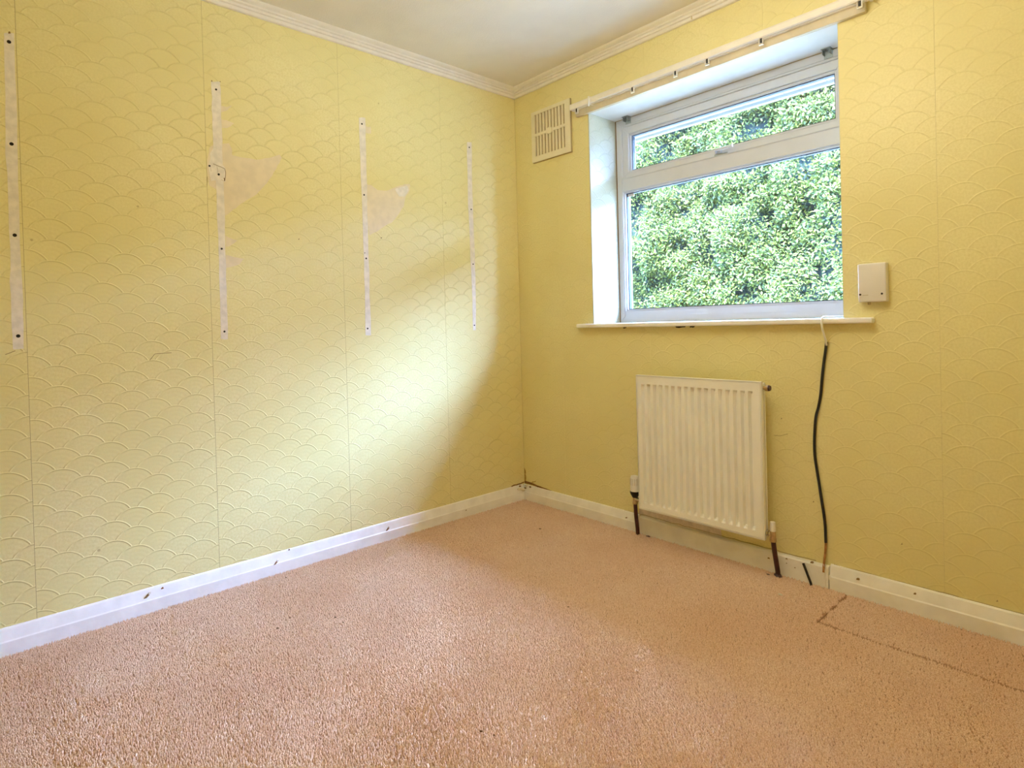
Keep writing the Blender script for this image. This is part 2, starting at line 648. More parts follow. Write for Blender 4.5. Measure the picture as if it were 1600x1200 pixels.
# unpainted sliver of wall left under the radiator and a brown gap along the paper's torn lower edge
prism('bare_plaster_strip', jag([(0.785, 0.074), (1.20, 0.074), (1.20, 0.106), (0.99, 0.112), (0.785, 0.124)], 0.0012, 4),
      0.0005, -0.0012, 'B', plain('mauve_plaster', (0.78, 0.68, 0.62), 0.85, var=0.12, nscale=30), wall_right)
gap = jag([(0.004, 0.084), (0.05, 0.084), (0.12, 0.080), (0.245, 0.0765)], 0.0008, 4, False)
gap2 = [(x, z + max(0.0016, 0.0150 * (1 - x / 0.27))) for x, z in gap][::-1]
prism('torn_paper_gap', gap + gap2, 0.0, -0.0022, 'B', MT['brown'], wall_right)
g3 = jag([(0.70, 0.079), (1.10, 0.079), (1.61, 0.078)], 0.0012, 16, False)
prism('torn_paper_gap', g3 + [(x, z + 0.0022) for x, z in g3][::-1], 0.0, -0.0016, 'B', MT['ventdark'], wall_right)
g4 = jag([(1.64, 0.083), (2.2, 0.083), (2.88, 0.083)], 0.0010, 22, False)
prism('torn_paper_gap', g4 + [(x, z + 0.0022) for x, z in g4][::-1], 0.0, -0.0016, 'B', MT['ventdark'], wall_right)
g5 = jag([(-0.004, 0.086), (-0.05, 0.084), (-0.115, 0.082)], 0.0010, 5, False)
prism('torn_paper_gap', g5 + [(y, z + 0.006) for y, z in g5][::-1], 0.0, 0.0018, 'A', MT['brown'], wall_left)
# damp stain climbing the corner
st = [(0.001, 0.088), (0.016, 0.086), (0.012, 0.10), (0.015, 0.118), (0.010, 0.135), (0.013, 0.152), (0.006, 0.165), (0.001, 0.17)]
prism('damp_stain', jag(st, 0.001, 3), 0.0, -0.0008, 'B', plain('damp_brown', (0.50, 0.33, 0.10), 0.9, var=0.3, nscale=90), wall_right)
st = [(0.060, 0.088), (0.072, 0.100), (0.085, 0.103), (0.094, 0.112), (0.082, 0.108), (0.066, 0.104), (0.052, 0.094)]
prism('damp_stain', jag(st, 0.0007, 3), 0.0, -0.0008, 'B', plain('damp_tan', (0.52, 0.36, 0.13), 0.9, var=0.2, nscale=90), wall_right)
# broken lumps where the two boards meet
for (x, y, z, r) in ((0.022, -0.034, 0.058, 0.013), (0.036, -0.018, 0.080, 0.011), (0.018, -0.060, 0.064, 0.011),
                     (0.014, -0.048, 0.078, 0.0064), (0.062, -0.016, 0.076, 0.0064), (0.030, -0.024, 0.066, 0.0064)):
    bm = bmesh.new()
    bmesh.ops.create_icosphere(bm, subdivisions=2, radius=r)
    for v in bm.verts:
        v.co *= 1 + random.uniform(-0.3, 0.25)
        v.co.z *= 0.6
        v.co += Vector((x, y, z))
    from_bm('broken_plaster', bm, MT['crumb'] if r > 0.0065 else MT['brown'], br)
# dents in the left board with the bare wood showing
for (px, py) in ((230, 932), (431, 880), (606, 827)):
    p = on_left_wall((px, py), 0.018)
    y, z = p[1], p[2]
    prism('chip_and_highlight', [(y - 0.010, z - 0.005), (y - 0.002, z - 0.004), (y + 0.007, z + 0.004), (y + 0.010, z + 0.010), (y + 0.002, z + 0.006)],
          0.012, 0.0205, 'A', MT['pencil'], bl)
    prism('chip_and_highlight', [(y + 0.004, z + 0.005), (y + 0.011, z + 0.006), (y + 0.012, z + 0.012), (y + 0.006, z + 0.012)],
          0.010, 0.0210, 'A', MT['white'], bl)  # white sliver is the highlight on the dent, put in as colour
for (px, py, w_) in ((254, 919, 0.004), (728, 797, 0.004), (325, 929, 0.003), (452, 859, 0.003)):
    p = on_left_wall((px, py), 0.018)
    prism('chip_and_highlight', [(p[1] - w_, p[2] - w_ * 0.6), (p[1] + w_, p[2] - w_ * 0.3), (p[1] + w_ * 0.5, p[2] + w_ * 0.7)], 0.012, 0.0202, 'A', MT['brown'], bl)
for (px, py) in ((1229, 873), (1229, 880), (1201, 872), (1268, 879), (1242, 887), (1340, 905), (1429, 928), (978, 809)):
    p = on_window_wall((px, py), -0.022)
    w_ = random.uniform(0.002, 0.005)
    prism('chip_and_highlight', [(p[0] - w_, p[2] - w_ * 0.5), (p[0] + w_, p[2] - w_ * 0.5), (p[0] + w_ * 0.6, p[2] + w_ * 0.5), (p[0] - w_ * 0.7, p[2] + w_ * 0.4)],
          -0.012, -0.0226, 'B', MT['pencil'], br)

# ------------------------------------------------------------------ marks of removed shelving on the left wall


def LW(px):
    q_ = on_left_wall(px)
    return (q_[1], q_[2])


def hole_at(px, r, parent, deep=0.0012):
    y, z = LW(px)
    bm = bmesh.new()
    add_tube(bm, [(0.0004, y, z), (0.0022, y, z)], [r, r * 0.9], 10)
    return from_bm('screw_hole', bm, MT['hole'], parent)


strips = [
    dict(l=[(7, 52), (6, 62), (8, 180), (12, 300), (16, 420), (18, 500), (20, 546)], r=[(37, 545), (36, 470), (31, 380), (28, 250), (24, 120), (22, 52)],
         holes=[(14, 65.5), (18, 225), (23, 367.5), (28.5, 525)], hr=0.0058),
    dict(l=[(330, 128), (331, 160), (332, 205), (338, 300), (341, 370), (343, 450), (345, 530)], r=[(356, 530), (354, 450), (352, 390), (351, 330), (348, 250), (346, 190), (345, 150), (344, 128)],
         holes=[(337.5, 140), (346.3, 388.7), (350.6, 518)], hr=0.0042),
    dict(l=[(560.5, 184), (562, 230), (565, 300), (567, 360), (569, 430), (571, 524)], r=[(579.5, 524), (577, 440), (575, 380), (573.5, 290), (571.5, 220), (570.5, 184)],
         holes=[(565.3, 193.7), (568.7, 304.5), (572, 403.8), (574.3, 513.3)], hr=0.0042),
    dict(l=[(729.5, 222), (731, 300), (734, 380), (738, 470), (739, 516)], r=[(743.5, 516), (743, 450), (741, 380), (738, 300), (736.5, 222)],
         holes=[(733, 230.4), (736, 327.2), (739, 412.8), (741, 508.3)], hr=0.0040),
]
for s in strips:
    pts = jag([LW(p_) for p_ in s['l']] + [LW(p_) for p_ in s['r']], 0.0011, 4)
    so = prism('bare_plaster_strip', pts, 0.0, 0.0009, 'A', MT['plaster'], wall_left)
    so['label'] = 'pale vertical strip of bare plaster with screw holes'
    for h_ in s['holes']:
        hole_at(h_, s['hr'], so)
    s['o'] = so
tears = [
    [(327, 232), (334, 225), (358, 224), (362, 232), (363, 243), (374, 245), (400, 249.5), (420, 247), (437, 241.5), (440.5, 246), (434, 258), (425, 275), (413, 290),
     (400, 304), (385, 313), (372, 322), (362, 330), (352, 337), (346, 318), (339, 297), (327, 290), (324, 270), (324, 250)],
    [(345, 165), (353, 167), (362.5, 165), (356, 172), (346, 176)],
    [(345, 186), (356, 189), (366, 193), (357, 199), (346, 200)],
    [(352, 368), (362, 373), (371, 376), (360, 384), (353, 386)],
    [(353, 398), (366, 402), (382, 404.5), (374, 413), (353, 419)],
    [(573, 287), (581, 290), (590, 297), (605, 298), (622, 290.5), (632, 288), (640, 287.5), (640, 297), (633, 310), (631, 322), (622, 336), (612, 348), (600, 354),
     (588, 362), (577, 368), (574, 345), (573, 310)],
    [(570.5, 196), (575, 199), (579.5, 198), (579.5, 209), (572, 208)],
]
for t_ in tears:
    prism('torn_paper_patch', jag([LW(p_) for p_ in t_], 0.0010, 3), 0.0, 0.0006, 'A', MT['backing'], wall_left)
prism('bare_plaster_patch', jag([LW(p_) for p_ in [(617, 296), (624, 293), (636, 290), (638, 297), (632, 307), (624, 307)]], 0.001, 3), 0.0, 0.0011, 'A', MT['plaster'], wall_left)
prism('bare_plaster_patch', jag([LW(p_) for p_ in [(328, 240), (336, 226), (346, 226), (346, 255), (352, 264), (352, 284), (340, 281), (330, 283), (326, 262)]], 0.001, 3), 0.0, 0.0012, 'A', MT['plaster'], wall_left)
hole_at((327.3, 259.3), 0.0040, wall_left)
hole_at((341.6, 272.6), 0.0047, wall_left)
for ln, r_ in (([(333, 256), (339, 258.7), (345, 261), (351, 263.8), (352.5, 269), (352.2, 276), (351, 283)], 0.0010),
               ([(338.5, 258.7), (340, 266), (340.5, 270)], 0.0006), ([(328.5, 261), (330, 268)], 0.0006),
               ([(350, 278), (351, 283)], 0.0018), ([(345, 281), (350.5, 283)], 0.0006), ([(323.7, 276), (323.4, 290)], 0.0007)):
    pts = [(0.0009, *LW(q_)) for q_ in ln]
    tube('pencil_line', pts, r_, MT['pencil'], wall_left, 5)
for ln in ([(8, 258 + 296), (14, 552), (24, 548)], [(234, 563), (242, 553), (268, 551)]):
    tube('pencil_line', [(0.0, *LW(q_)) for q_ in ln], 0.0009, MT['pencil'], wall_left, 5)
for px, r_ in (((570, 395.5), 0.0022), ((331, 127), 0.0020), ((344, 128), 0.0016), ((596, 372), 0.0022), ((15, 52), 0.003), ((467, 374), 0.002)):
    y, z = LW(px)
    prism('scuff_mark', jag([(y - r_, z - r_), (y + r_, z), (y + r_ * 0.4, z + 2 * r_), (y - r_, z + r_)], r_ * 0.2, 2), 0.0, 0.0012, 'A', MT['pencil'], wall_left)
# scuffs on the window wall
for px, r_ in (((1221, 654), 0.003), ((1409, 850), 0.003), ((1558, 939), 0.003), ((1370, 657), 0.002), ((1271, 784), 0.003)):
    p = on_window_wall(px)
    prism('scuff_mark', [(p[0] - r_, p[2] - r_), (p[0] + r_, p[2] - r_ * 0.4), (p[0] + r_ * 0.3, p[2] + r_ * 1.5)], 0.0, -0.001, 'B', MT['ventdark'], wall_right)
tube('pencil_line', [tuple(on_window_wall(q_, -0.0002)) for q_ in ((1209, 680), (1219, 681), (1231, 678))], 0.0009, MT['ventdark'], wall_right, 5)

# ------------------------------------------------------------------ window
win = tag(empty('window_1', (1.115, FY, 0.985)), kind='structure')
FD = 0.065                     # frame depth
X0, X1, Z0, Z1 = WX0 + 0.004, WX1 - 0.004, 0.983, WZ1 - 0.003


def ring(name, x0, x1, z0, z1, w, y0, y1, mat, parent, bev=0.002, wb=None):
    """mitred rectangular frame of bar width w"""
    wb = wb or w
    bm = bmesh.new()
    o = [(x0, z0), (x1, z0), (x1, z1), (x0, z1)]
    i = [(x0 + w, z0 + wb), (x1 - w, z0 + wb), (x1 - w, z1 - w), (x0 + w, z1 - w)]
    for k in range(4):
        k2 = (k + 1) % 4
        q_ = [o[k], o[k2], i[k2], i[k]]
        a = [bm.verts.new((x, y0, z)) for x, z in q_]
        b = [bm.verts.new((x, y1, z)) for x, z in q_]
        bm.faces.new(a)
        bm.faces.new(b[::-1])
        for m_ in range(4):
            bm.faces.new((a[m_], b[m_], b[(m_ + 1) % 4], a[(m_ + 1) % 4]))
    if bev:
        es = [e for e in bm.edges if abs(e.verts[0].co.y - y0) < 1e-6 and abs(e.verts[1].co.y - y0) < 1e-6]
        bmesh.ops.bevel(bm, geom=es, offset=bev, segments=2, affect='EDGES')
    return from_bm(name, bm, mat, parent)


TZ0, TZ1 = 1.660, 1.725        # transom
fw = 0.034
ring('outer_frame', X0, X1, Z0, Z1, fw, FY, FY + FD, MT['upvc'], win, 0.003, 0.030)
box('transom', (X0 + fw, FY + 0.001, TZ0), (X1 - fw, FY + FD, TZ1), MT['upvc'], win, 0.003)
ring('frame_bead', X0 + fw - 0.004, X1 - fw + 0.004, TZ1 - 0.002, Z1 - fw - 0.0, 0.008, FY - 0.004, FY + 0.02, MT['upvc'], win, 0.002)
sash = ring('fanlight_sash', X0 + fw + 0.004, X1 - fw - 0.004, TZ1 + 0.001, Z1 - fw - 0.008, 0.036, FY + 0.004, FY + FD, MT['upvc'], win, 0.002, 0.026)
SX0, SX1, SZ0, SZ1 = X0 + fw + 0.040, X1 - fw - 0.040, TZ1 + 0.027, Z1 - fw - 0.044
ring('glazing_bead', SX0, SX1, SZ0, SZ1, 0.011, FY + 0.012, FY + 0.036, MT['upvc'], sash, 0.003)
ring('gasket', SX0 + 0.011, SX1 - 0.011, SZ0 + 0.011, SZ1 - 0.011, 0.004, FY + 0.020, FY + 0.042, MT['gasket'], sash, 0)
box('pane', (SX0 + 0.010, FY + 0.030, SZ0 + 0.010), (SX1 - 0.010, FY + 0.034, SZ1 - 0.010), MT['glass2'], sash)
# lower fixed light
LX0, LX1, LZ0, LZ1 = X0 + fw, X1 - fw, Z0 + 0.030, TZ0
ring('lower_frame', LX0 - 0.001, LX1 + 0.001, LZ0 - 0.001, LZ1 + 0.001, 0.002, FY + 0.002, FY + FD, MT['upvc'], win, 0, 0.030)
ring('glazing_bead', LX0, LX1, LZ0 + 0.028, LZ1, 0.009, FY + 0.008, FY + 0.036, MT['upvc'], win, 0.003)
ring('gasket', LX0 + 0.009, LX1 - 0.009, LZ0 + 0.037, LZ1 - 0.009, 0.0035, FY + 0.020, FY + 0.042, MT['gasket'], win, 0)
box('pane', (LX0 + 0.008, FY + 0.030, LZ0 + 0.036), (LX1 - 0.008, FY + 0.034, LZ1 - 0.008), MT['glass'], win)
# glazing clip sticker in the corner of the lower light
box('glazing_packer', (LX0 + 0.014, FY + 0.026, LZ1 - 0.026), (LX0 + 0.050, FY + 0.0295, LZ1 - 0.012), plain('packer', (0.62, 0.58, 0.55), 0.5), win)
# handle of the fanlight
hd = empty('handle', (1.12, FY, 1.745), sash)
hx = 1.100
box('handle_plate', (hx, FY - 0.010, SZ0 - 0.018), (hx + 0.030, FY + 0.006, SZ0 - 0.001), MT['upvc'], hd, 0.003)
tube('handle_lever', smooth_path([(hx + 0.012, FY - 0.012, SZ0 - 0.010), (hx + 0.015, FY - 0.026, SZ0 - 0.006), (hx + 0.035, FY - 0.030, SZ0 - 0.007), (hx + 0.095, FY - 0.028, SZ0 - 0.004)], 5),
     0.0062, MT['upvc'], hd, 10)
box('handle_catch', (hx - 0.004, FY - 0.006, SZ0 - 0.026), (hx + 0.060, FY + 0.004, SZ0 - 0.020), MT['zinc'], hd, 0.001)
# dark sealant gaps round the frame
box('frame_gap', (X0 - 0.004, FY - 0.001, Z0), (X0 + 0.0005, FY + 0.01, Z1 + 0.003), MT['pencil'], win)
box('frame_gap', (X0 - 0.004, FY - 0.001, Z1 - 0.0005), (X1 + 0.004, FY + 0.01, Z1 + 0.0015), MT['ventdark'], win)
# sill board
bm = bmesh.new()
add_box(bm, (WX0 + 0.001, 0.0, WZ0), (WX1 - 0.001, FY + 0.03, 0.982))
sb = from_bm('window_sill', bm, MT['gloss'], win)
box('sill_nose', (0.452, -0.038, WZ0), (1.790, -0.0003, 0.982), MT['gloss'], win, 0.006, 3)
for (a, b) in ((1.005, 1.055), (1.075, 1.10), (0.72, 0.74)):
    prism('sill_crack', jag([(a, 0.962), (b, 0.962), (b - 0.005, 0.957), (a + 0.004, 0.956)], 0.001, 3), 0.0, -0.0025, 'B', MT['hole'], wall_right)

# ------------------------------------------------------------------ blind brackets
for (bx, lab) in ((0.626, 'small grey metal blind bracket screwed above the frame, at the air vent end'),
                  (1.585, 'small grey metal blind bracket screwed above the frame, at the white box end')):
    b = tag(empty('blind_bracket', (bx, FY - 0.01, 2.03)), lab, 'bracket', 'blind brackets on the window head')
    box('plate', (bx - 0.018, FY - 0.034, WZ1 - 0.0045), (bx + 0.018, FY + 0.0, WZ1 - 0.002), MT['zinc'], b, 0.0008)
    box('flange', (bx - 0.016, FY - 0.004, WZ1 - 0.034), (bx + 0.016, FY - 0.001, WZ1 - 0.0045), MT['zinc'], b, 0.0008)
    for dx in (-0.014, 0.012):
        box('ear', (bx + dx, FY - 0.030, WZ1 - 0.024), (bx + dx + 0.0022, FY - 0.003, WZ1 - 0.0045), MT['zinc'], b, 0.0005)
    tube('screw', [(bx - 0.004, FY - 0.020, WZ1 - 0.005), (bx - 0.004, FY - 0.020, WZ1 - 0.009)], 0.004, MT['chrome'], b, 8)

# ------------------------------------------------------------------ curtain rail on its batten
o = box('rail_batten', (0.472, -0.020, 2.026), (1.784, -0.0004, 2.086), MT['batten'], None, 0.002)
tag(o, 'cream painted timber batten fixed along the wall above the window', 'batten')
cr = tag(empty('curtain_rail', (1.1, -0.045, 2.06)), 'long cream plastic curtain track running above the window', 'curtain rail')
bm = bmesh.new()
prof = [(-0.021, 2.055), (-0.033, 2.055), (-0.033, 2.059), (-0.046, 2.0565), (-0.050, 2.060), (-0.050, 2.082), (-0.046, 2.086), (-0.021, 2.086)]
ra = [bm.verts.new((0.459, y, z)) for y, z in prof]
rb = [bm.verts.new((1.806, y, z)) for y, z in prof]
for i in range(len(prof)):
    bm.faces.new((ra[i], ra[(i + 1) % len(prof)], rb[(i + 1) % len(prof)], rb[i]))
bm.faces.new(ra[::-1])
bm.faces.new(rb)
from_bm('track', bm, MT['rail'], cr)
box('track_lip', (0.459, -0.0512, 2.080), (1.806, -0.0495, 2.083), MT['rail'], cr)
bm = bmesh.new()
add_box(bm, (0.580, -0.0535, 2.052), (0.590, -0.0205, 2.090), 0.001)
add_box(bm, (0.583, -0.060, 2.040), (0.588, -0.050, 2.078), 0.001)
from_bm('track_joiner', bm, MT['white'], cr)
box('end_stop', (1.800, -0.052, 2.050), (1.810, -0.0205, 2.089), MT['rail'], cr, 0.001)
for gx in (0.500, 0.838, 1.061, 1.210, 1.435, 1.775):
    g = tag(empty('curtain_glider', (gx, -0.043, 2.04)),
            'small white curtain glider at the track end beside the air vent' if gx < 0.6 else
            'small white curtain glider at the track end above the white wall box' if gx > 1.7 else
            'small white curtain glider hanging in the middle stretch of the track', 'glider', 'gliders hanging in the curtain track')
    box('glider_hole_dark', (gx - 0.0045, -0.046, 2.040), (gx + 0.0045, -0.040, 2.0565), MT['black'], g, 0.001)  # black block standing in for the dark hole of the eye
    bm = bmesh.new()
    add_box(bm, (gx + 0.005, -0.0475, 2.033), (gx + 0.0085, -0.0405, 2.0545))
    add_box(bm, (gx - 0.0085, -0.0475, 2.033), (gx - 0.006, -0.0405, 2.0545))
    add_box(bm, (gx - 0.0085, -0.0475, 2.0305), (gx + 0.0085, -0.0405, 2.0345))
    from_bm('glider_eye', bm, MT['white'], g)

# ------------------------------------------------------------------ air vent
VX0, VX1, VZ0, VZ1 = 0.143, 0.424, 1.867, 2.139
av = tag(empty('air_vent', (0.283, 0.0, VZ0)), 'square cream plastic air vent grille with two rows of slots', 'air vent')
box('backing', (VX0 + 0.012, -0.004, VZ0 + 0.012), (VX1 - 0.012, -0.0004, VZ1 - 0.012), MT['ventdark'], av)
sx0, sx1 = VX0 + 0.026, VX1 - 0.036
zr = ((VZ0 + 0.030, VZ0 + 0.138), (VZ0 + 0.152, VZ1 - 0.018))
bm = bmesh.new()
for lo, hi in (((VX0, VZ0), (sx0, VZ1)), ((sx1, VZ0), (VX1, VZ1)), ((sx0, VZ0), (sx1, zr[0][0])), ((sx0, zr[0][1]), (sx1, zr[1][0])), ((sx0, zr[1][1]), (sx1, VZ1))):
    add_box(bm, (lo[0], -0.012, lo[1]), (hi[0], -0.0004, hi[1]))
bmesh.ops.remove_doubles(bm, verts=bm.verts, dist=1e-6)
from_bm('face_plate', bm, MT['vent'], av)
ns = 10
pitch = (sx1 - sx0 + 0.012) / ns
for (za, zb) in zr:
    for k in range(ns - 1):
        x = sx0 + pitch * (k + 1) - 0.0115
        box('slat', (x, -0.0100, za - 0.001), (x + 0.0105, -0.0035, zb + 0.001), MT['vent'], av)
zc_ = (zr[0][1] + zr[1][0]) / 2
tube('centre_boss', [(sx0 + pitch * 4.75, -0.011, zc_), (sx0 + pitch * 4.75, -0.0155, zc_)], [0.020, 0.017], MT['vent'], av, 20)
bm = bmesh.new()
for lo, hi in (((VX0 + 0.003, VZ0 - 0.0028), (VX1 + 0.003, VZ0)), ((VX1, VZ0 - 0.0028), (VX1 + 0.003, VZ1))):
    add_box(bm, (lo[0], -0.008, lo[1]), (hi[0], -0.0004, hi[1]))
from_bm('edge_shadow', bm, MT['ventdark'], av)  # strips below and right of the plate stand for its cast shadow

# ------------------------------------------------------------------ white wall box
jb = tag(empty('junction_box', (1.79, -0.03, 1.036)), 'white plastic box with two black screw heads on the wall beside the window', 'junction box')
box('back_plate', (1.749, -0.010, 1.034), (1.833, -0.0004, 1.166), MT['box'], jb, 0.003)
bm = bmesh.new()
add_box(bm, (1.7475, -0.032, 1.0345), (1.8335, -0.0095, 1.1665), 0.0045, 3)
from_bm('cover', bm, MT['box'], jb, smooth=True)
for x in (1.7545, 1.8205):
    tube('screw_head', [(x, -0.0315, 1.061), (x, -0.0335, 1.061)], 0.0034, MT['black'], jb, 12)
box('logo_mark', (1.762, -0.0325, 1.0565), (1.779, -0.0318, 1.0600), MT['mark'], jb, 0.0002)
lathe('cable_gland', [(1.7775, -0.018, 1.0355), (1.7775, -0.018, 1.0270), (1.7775, -0.018, 1.0255)], (0.0055, 0.005, 0.003), MT['ventdark'], jb, 10)

# ------------------------------------------------------------------ hanging cable
ck = tag(empty('aerial_cable', (1.615, -0.02, 0.06)), 'cable hanging over the sill, white above and black below, ending at the skirting', 'cable')
wp = [(1.688, FY - 0.012, 0.9865), (1.660, 0.10, 0.9865), (1.640, 0.03, 0.9865), (1.632, -0.020, 0.9875), (1.6305, -0.0385, 0.982), (1.6310, -0.0430, 0.970), (1.632, -0.0405, 0.945), (1.6345, -0.020, 0.905), (1.634, -0.010, 0.884)]
tube('white_section', smooth_path(wp, 6), 0.0036, MT['white'], ck, 10)
bp = []
for px in ((1291, 538), (1289.5, 550), (1287, 568), (1284.5, 590), (1282.5, 615), (1279, 635), (1275, 650), (1273.2, 670), (1272.4, 695), (1273.5, 715), (1276.5, 735), (1280, 757), (1283.5, 780), (1287.5, 805), (1289.5, 825), (1290.3, 848)):
    q_ = on_window_wall(px, -0.0062)
    bp.append(tuple(q_))
bp = [(1.634, -0.0095, 0.893)] + bp
tube('black_section', smooth_path(bp, 4), 0.0050, MT['black'], ck, 10)
e = bp[-1]
tube('bare_end', smooth_path([e, (e[0] - 0.001, -0.010, 0.125), (e[0] - 0.002, -0.0215, 0.088), (e[0] - 0.0025, -0.0262, 0.055)], 5), 0.0042, MT['copper'], ck, 8)
tube('white_thread', [(e[0] - 0.0015, -0.0262, 0.085), (e[0] + 0.004, -0.0265, 0.030), (e[0] + 0.0045, -0.0255, 0.004)], 0.0010, MT['white'], ck, 6)

q0, q1, q2 = on_window_wall((1255, 880), -0.030), on_window_wall((1260, 893), -0.034), on_floor((1268, 912), 0.0)
o = tube('cable_stub', smooth_path([tuple(q0), tuple(q1), (q2[0], -0.036, 0.008), (q2[0] + 0.004, -0.036, -0.008)], 5), 0.0045, MT['black'], None, 10)
tag(o, 'short black cable stub poking up from the carpet against the skirting', 'cable')

# ------------------------------------------------------------------ radiator
RX0, RX1, RZ0, RZ1, RY = 0.853, 1.424, 0.143, 0.744, -0.090
rd = tag(empty('radiator', (1.14, -0.06, 0.14)), 'white panel radiator with vertical grooves on the wall under the window', 'radiator')
NG = 17
gx0, gx1 = RX0 + 0.014, RX1 - 0.030
pt = (gx1 - gx0) / NG
xs, dp = [RX0], [0.0]
for k in range(NG):
    a = gx0 + pt * k
    for f_, d_ in ((0.10, 0.0), (0.34, 0.0), (0.40, 0.4), (0.47, 1.0), (0.80, 1.0), (0.87, 0.4), (0.93, 0.0)):
        xs.append(a + pt * f_)
        dp.append(d_)
xs.append(RX1)
dp.append(0.0)
zs = [RZ0, RZ0 + 0.026, RZ0 + 0.031, RZ0 + 0.038, RZ0 + 0.060, RZ1 - 0.060, RZ1 - 0.046, RZ1 - 0.040, RZ1 - 0.036, RZ1]
wz = [0, 0, 0.55, 1, 1, 1, 1, 0.6, 0, 0]
bm = bmesh.new()
grid = [[bm.verts.new((x, RY + 0.0175 * d_ * w_, z)) for x, d_ in zip(xs, dp)] for z, w_ in zip(zs, wz)]
for j in range(len(zs) - 1):
    for i in range(len(xs) - 1):
        bm.faces.new((grid[j][i], grid[j][i + 1], grid[j + 1][i + 1], grid[j + 1][i]))
from_bm('front_panel', bm, MT['rad'], rd, smooth=True)
# folded rim all round
ring('rim', RX0 - 0.003, RX1 + 0.003, RZ0 - 0.003, RZ1 + 0.003, 0.005, RY - 0.002, RY + 0.014, MT['rad'], rd, 0.002)
ring('inner_bead', RX0 + 0.005, RX1 - 0.006, RZ0 + 0.005, RZ1 - 0.006, 0.0025, RY - 0.0012, RY + 0.004, MT['rad'], rd, 0.0008)
box('back_panel', (RX0, -0.060, RZ0 + 0.004), (RX1, -0.050, RZ1 - 0.004), MT['rad'], rd, 0.002)
box('water_header', (RX0 + 0.001, RY + 0.010, RZ1 - 0.036), (RX1 - 0.001, -0.055, RZ1 - 0.006), MT['rad'], rd, 0.004)
box('water_header', (RX0 + 0.001, RY + 0.010, RZ0 + 0.006), (RX1 - 0.001, -0.055, RZ0 + 0.036), MT['rad'], rd, 0.004)
for x in (0.96, 1.31):
    box('wall_bracket', (x, -0.052, RZ0 + 0.05), (x + 0.03, -0.0004, RZ1 - 0.06), MT['rad'], rd, 0.001)
bv = lathe('bleed_valve', [(RX1, -0.070, RZ1 - 0.022), (RX1 + 0.010, -0.070, RZ1 - 0.022), (RX1 + 0.0102, -0.070, RZ1 - 0.022), (RX1 + 0.022, -0.070, RZ1 - 0.022)],
           (0.0075, 0.0075, 0.0125, 0.0125), MT['brass'], rd, 12)
lathe('bleed_plug', [(RX1 + 0.021, -0.070, RZ1 - 0.022), (RX1 + 0.028, -0.070, RZ1 - 0.022)], (0.0120, 0.010), MT['pipe'], bv, 12)
# thermostatic valve on the left
tx, ty = 0.815, -0.070
tv = lathe('thermostatic_valve', [(tx, ty, 0.150), (tx, ty, 0.160), (tx, ty, 0.1602), (tx, ty, 0.184)], (0.0125, 0.0125, 0.0105, 0.0105), MT['brass'], rd, 14)
lathe('valve_ring', [(tx, ty, 0.180), (tx, ty, 0.190), (tx, ty, 0.200), (tx, ty, 0.209)], (0.012, 0.017, 0.022, 0.0225), MT['black'], tv, 18)
lathe('valve_cap', [(tx, ty, 0.208), (tx, ty, 0.240), (tx, ty, 0.270), (tx, ty, 0.278), (tx, ty, 0.280)], (0.0205, 0.0200, 0.0195, 0.017, 0.012), MT['white'], tv, 20)
bm = bmesh.new()
for k in range(14):
    a = 2 * math.pi * k / 14
    c_, s_ = math.cos(a), math.sin(a)
    add_box(bm, (tx + c_ * 0.0200 - 0.0011, ty + s_ * 0.0200 - 0.0011, 0.238), (tx + c_ * 0.0200 + 0.0011, ty + s_ * 0.0200 + 0.0011, 0.268))
from_bm('cap_ribs', bm, MT['mark'], tv)
lathe('valve_tail', [(tx, ty, 0.172), (RX0 + 0.004, ty, 0.172)], (0.010, 0.010), MT['chrome'], tv, 12)
tube('pipe', [(0.8155, ty, 0.154), (0.812, -0.062, 0.10), (0.806, -0.045, 0.03), (0.804, -0.040, -0.010)], 0.0090, MT['pipe'], rd, 14)
# lockshield valve on the right
lx, ly = 1.450, -0.070
lv = lathe('lockshield_valve', [(lx, ly, 0.138), (lx, ly, 0.150), (lx, ly, 0.1502), (lx, ly, 0.180)], (0.0135, 0.0135, 0.0115, 0.0105), MT['brass'], rd, 8)
lathe('valve_cap', [(lx, ly, 0.178), (lx, ly, 0.205), (lx, ly, 0.2125), (lx, ly, 0.214)], (0.0108, 0.0100, 0.0095, 0.007), MT['white'], lv, 16)
lathe('valve_tail', [(RX1 - 0.002, ly, 0.166), (1.4262, ly, 0.166), (1.4264, ly, 0.166), (1.434, ly, 0.166), (1.4342, ly, 0.166), (lx, ly, 0.166)],
      (0.009, 0.009, 0.0135, 0.0135, 0.008, 0.008), MT['chrome'], lv, 8)
tube('pipe', [(lx, ly, 0.142), (lx + 0.002, -0.062, 0.09), (1.4545, -0.047, 0.02), (1.455, -0.044, -0.010)], 0.0090, MT['pipe'], rd, 14)
lathe('pipe_collar', [(1.4555, -0.046, 0.002), (1.457, -0.046, 0.008)], (0.016, 0.010), MT['pipe'], rd, 12)

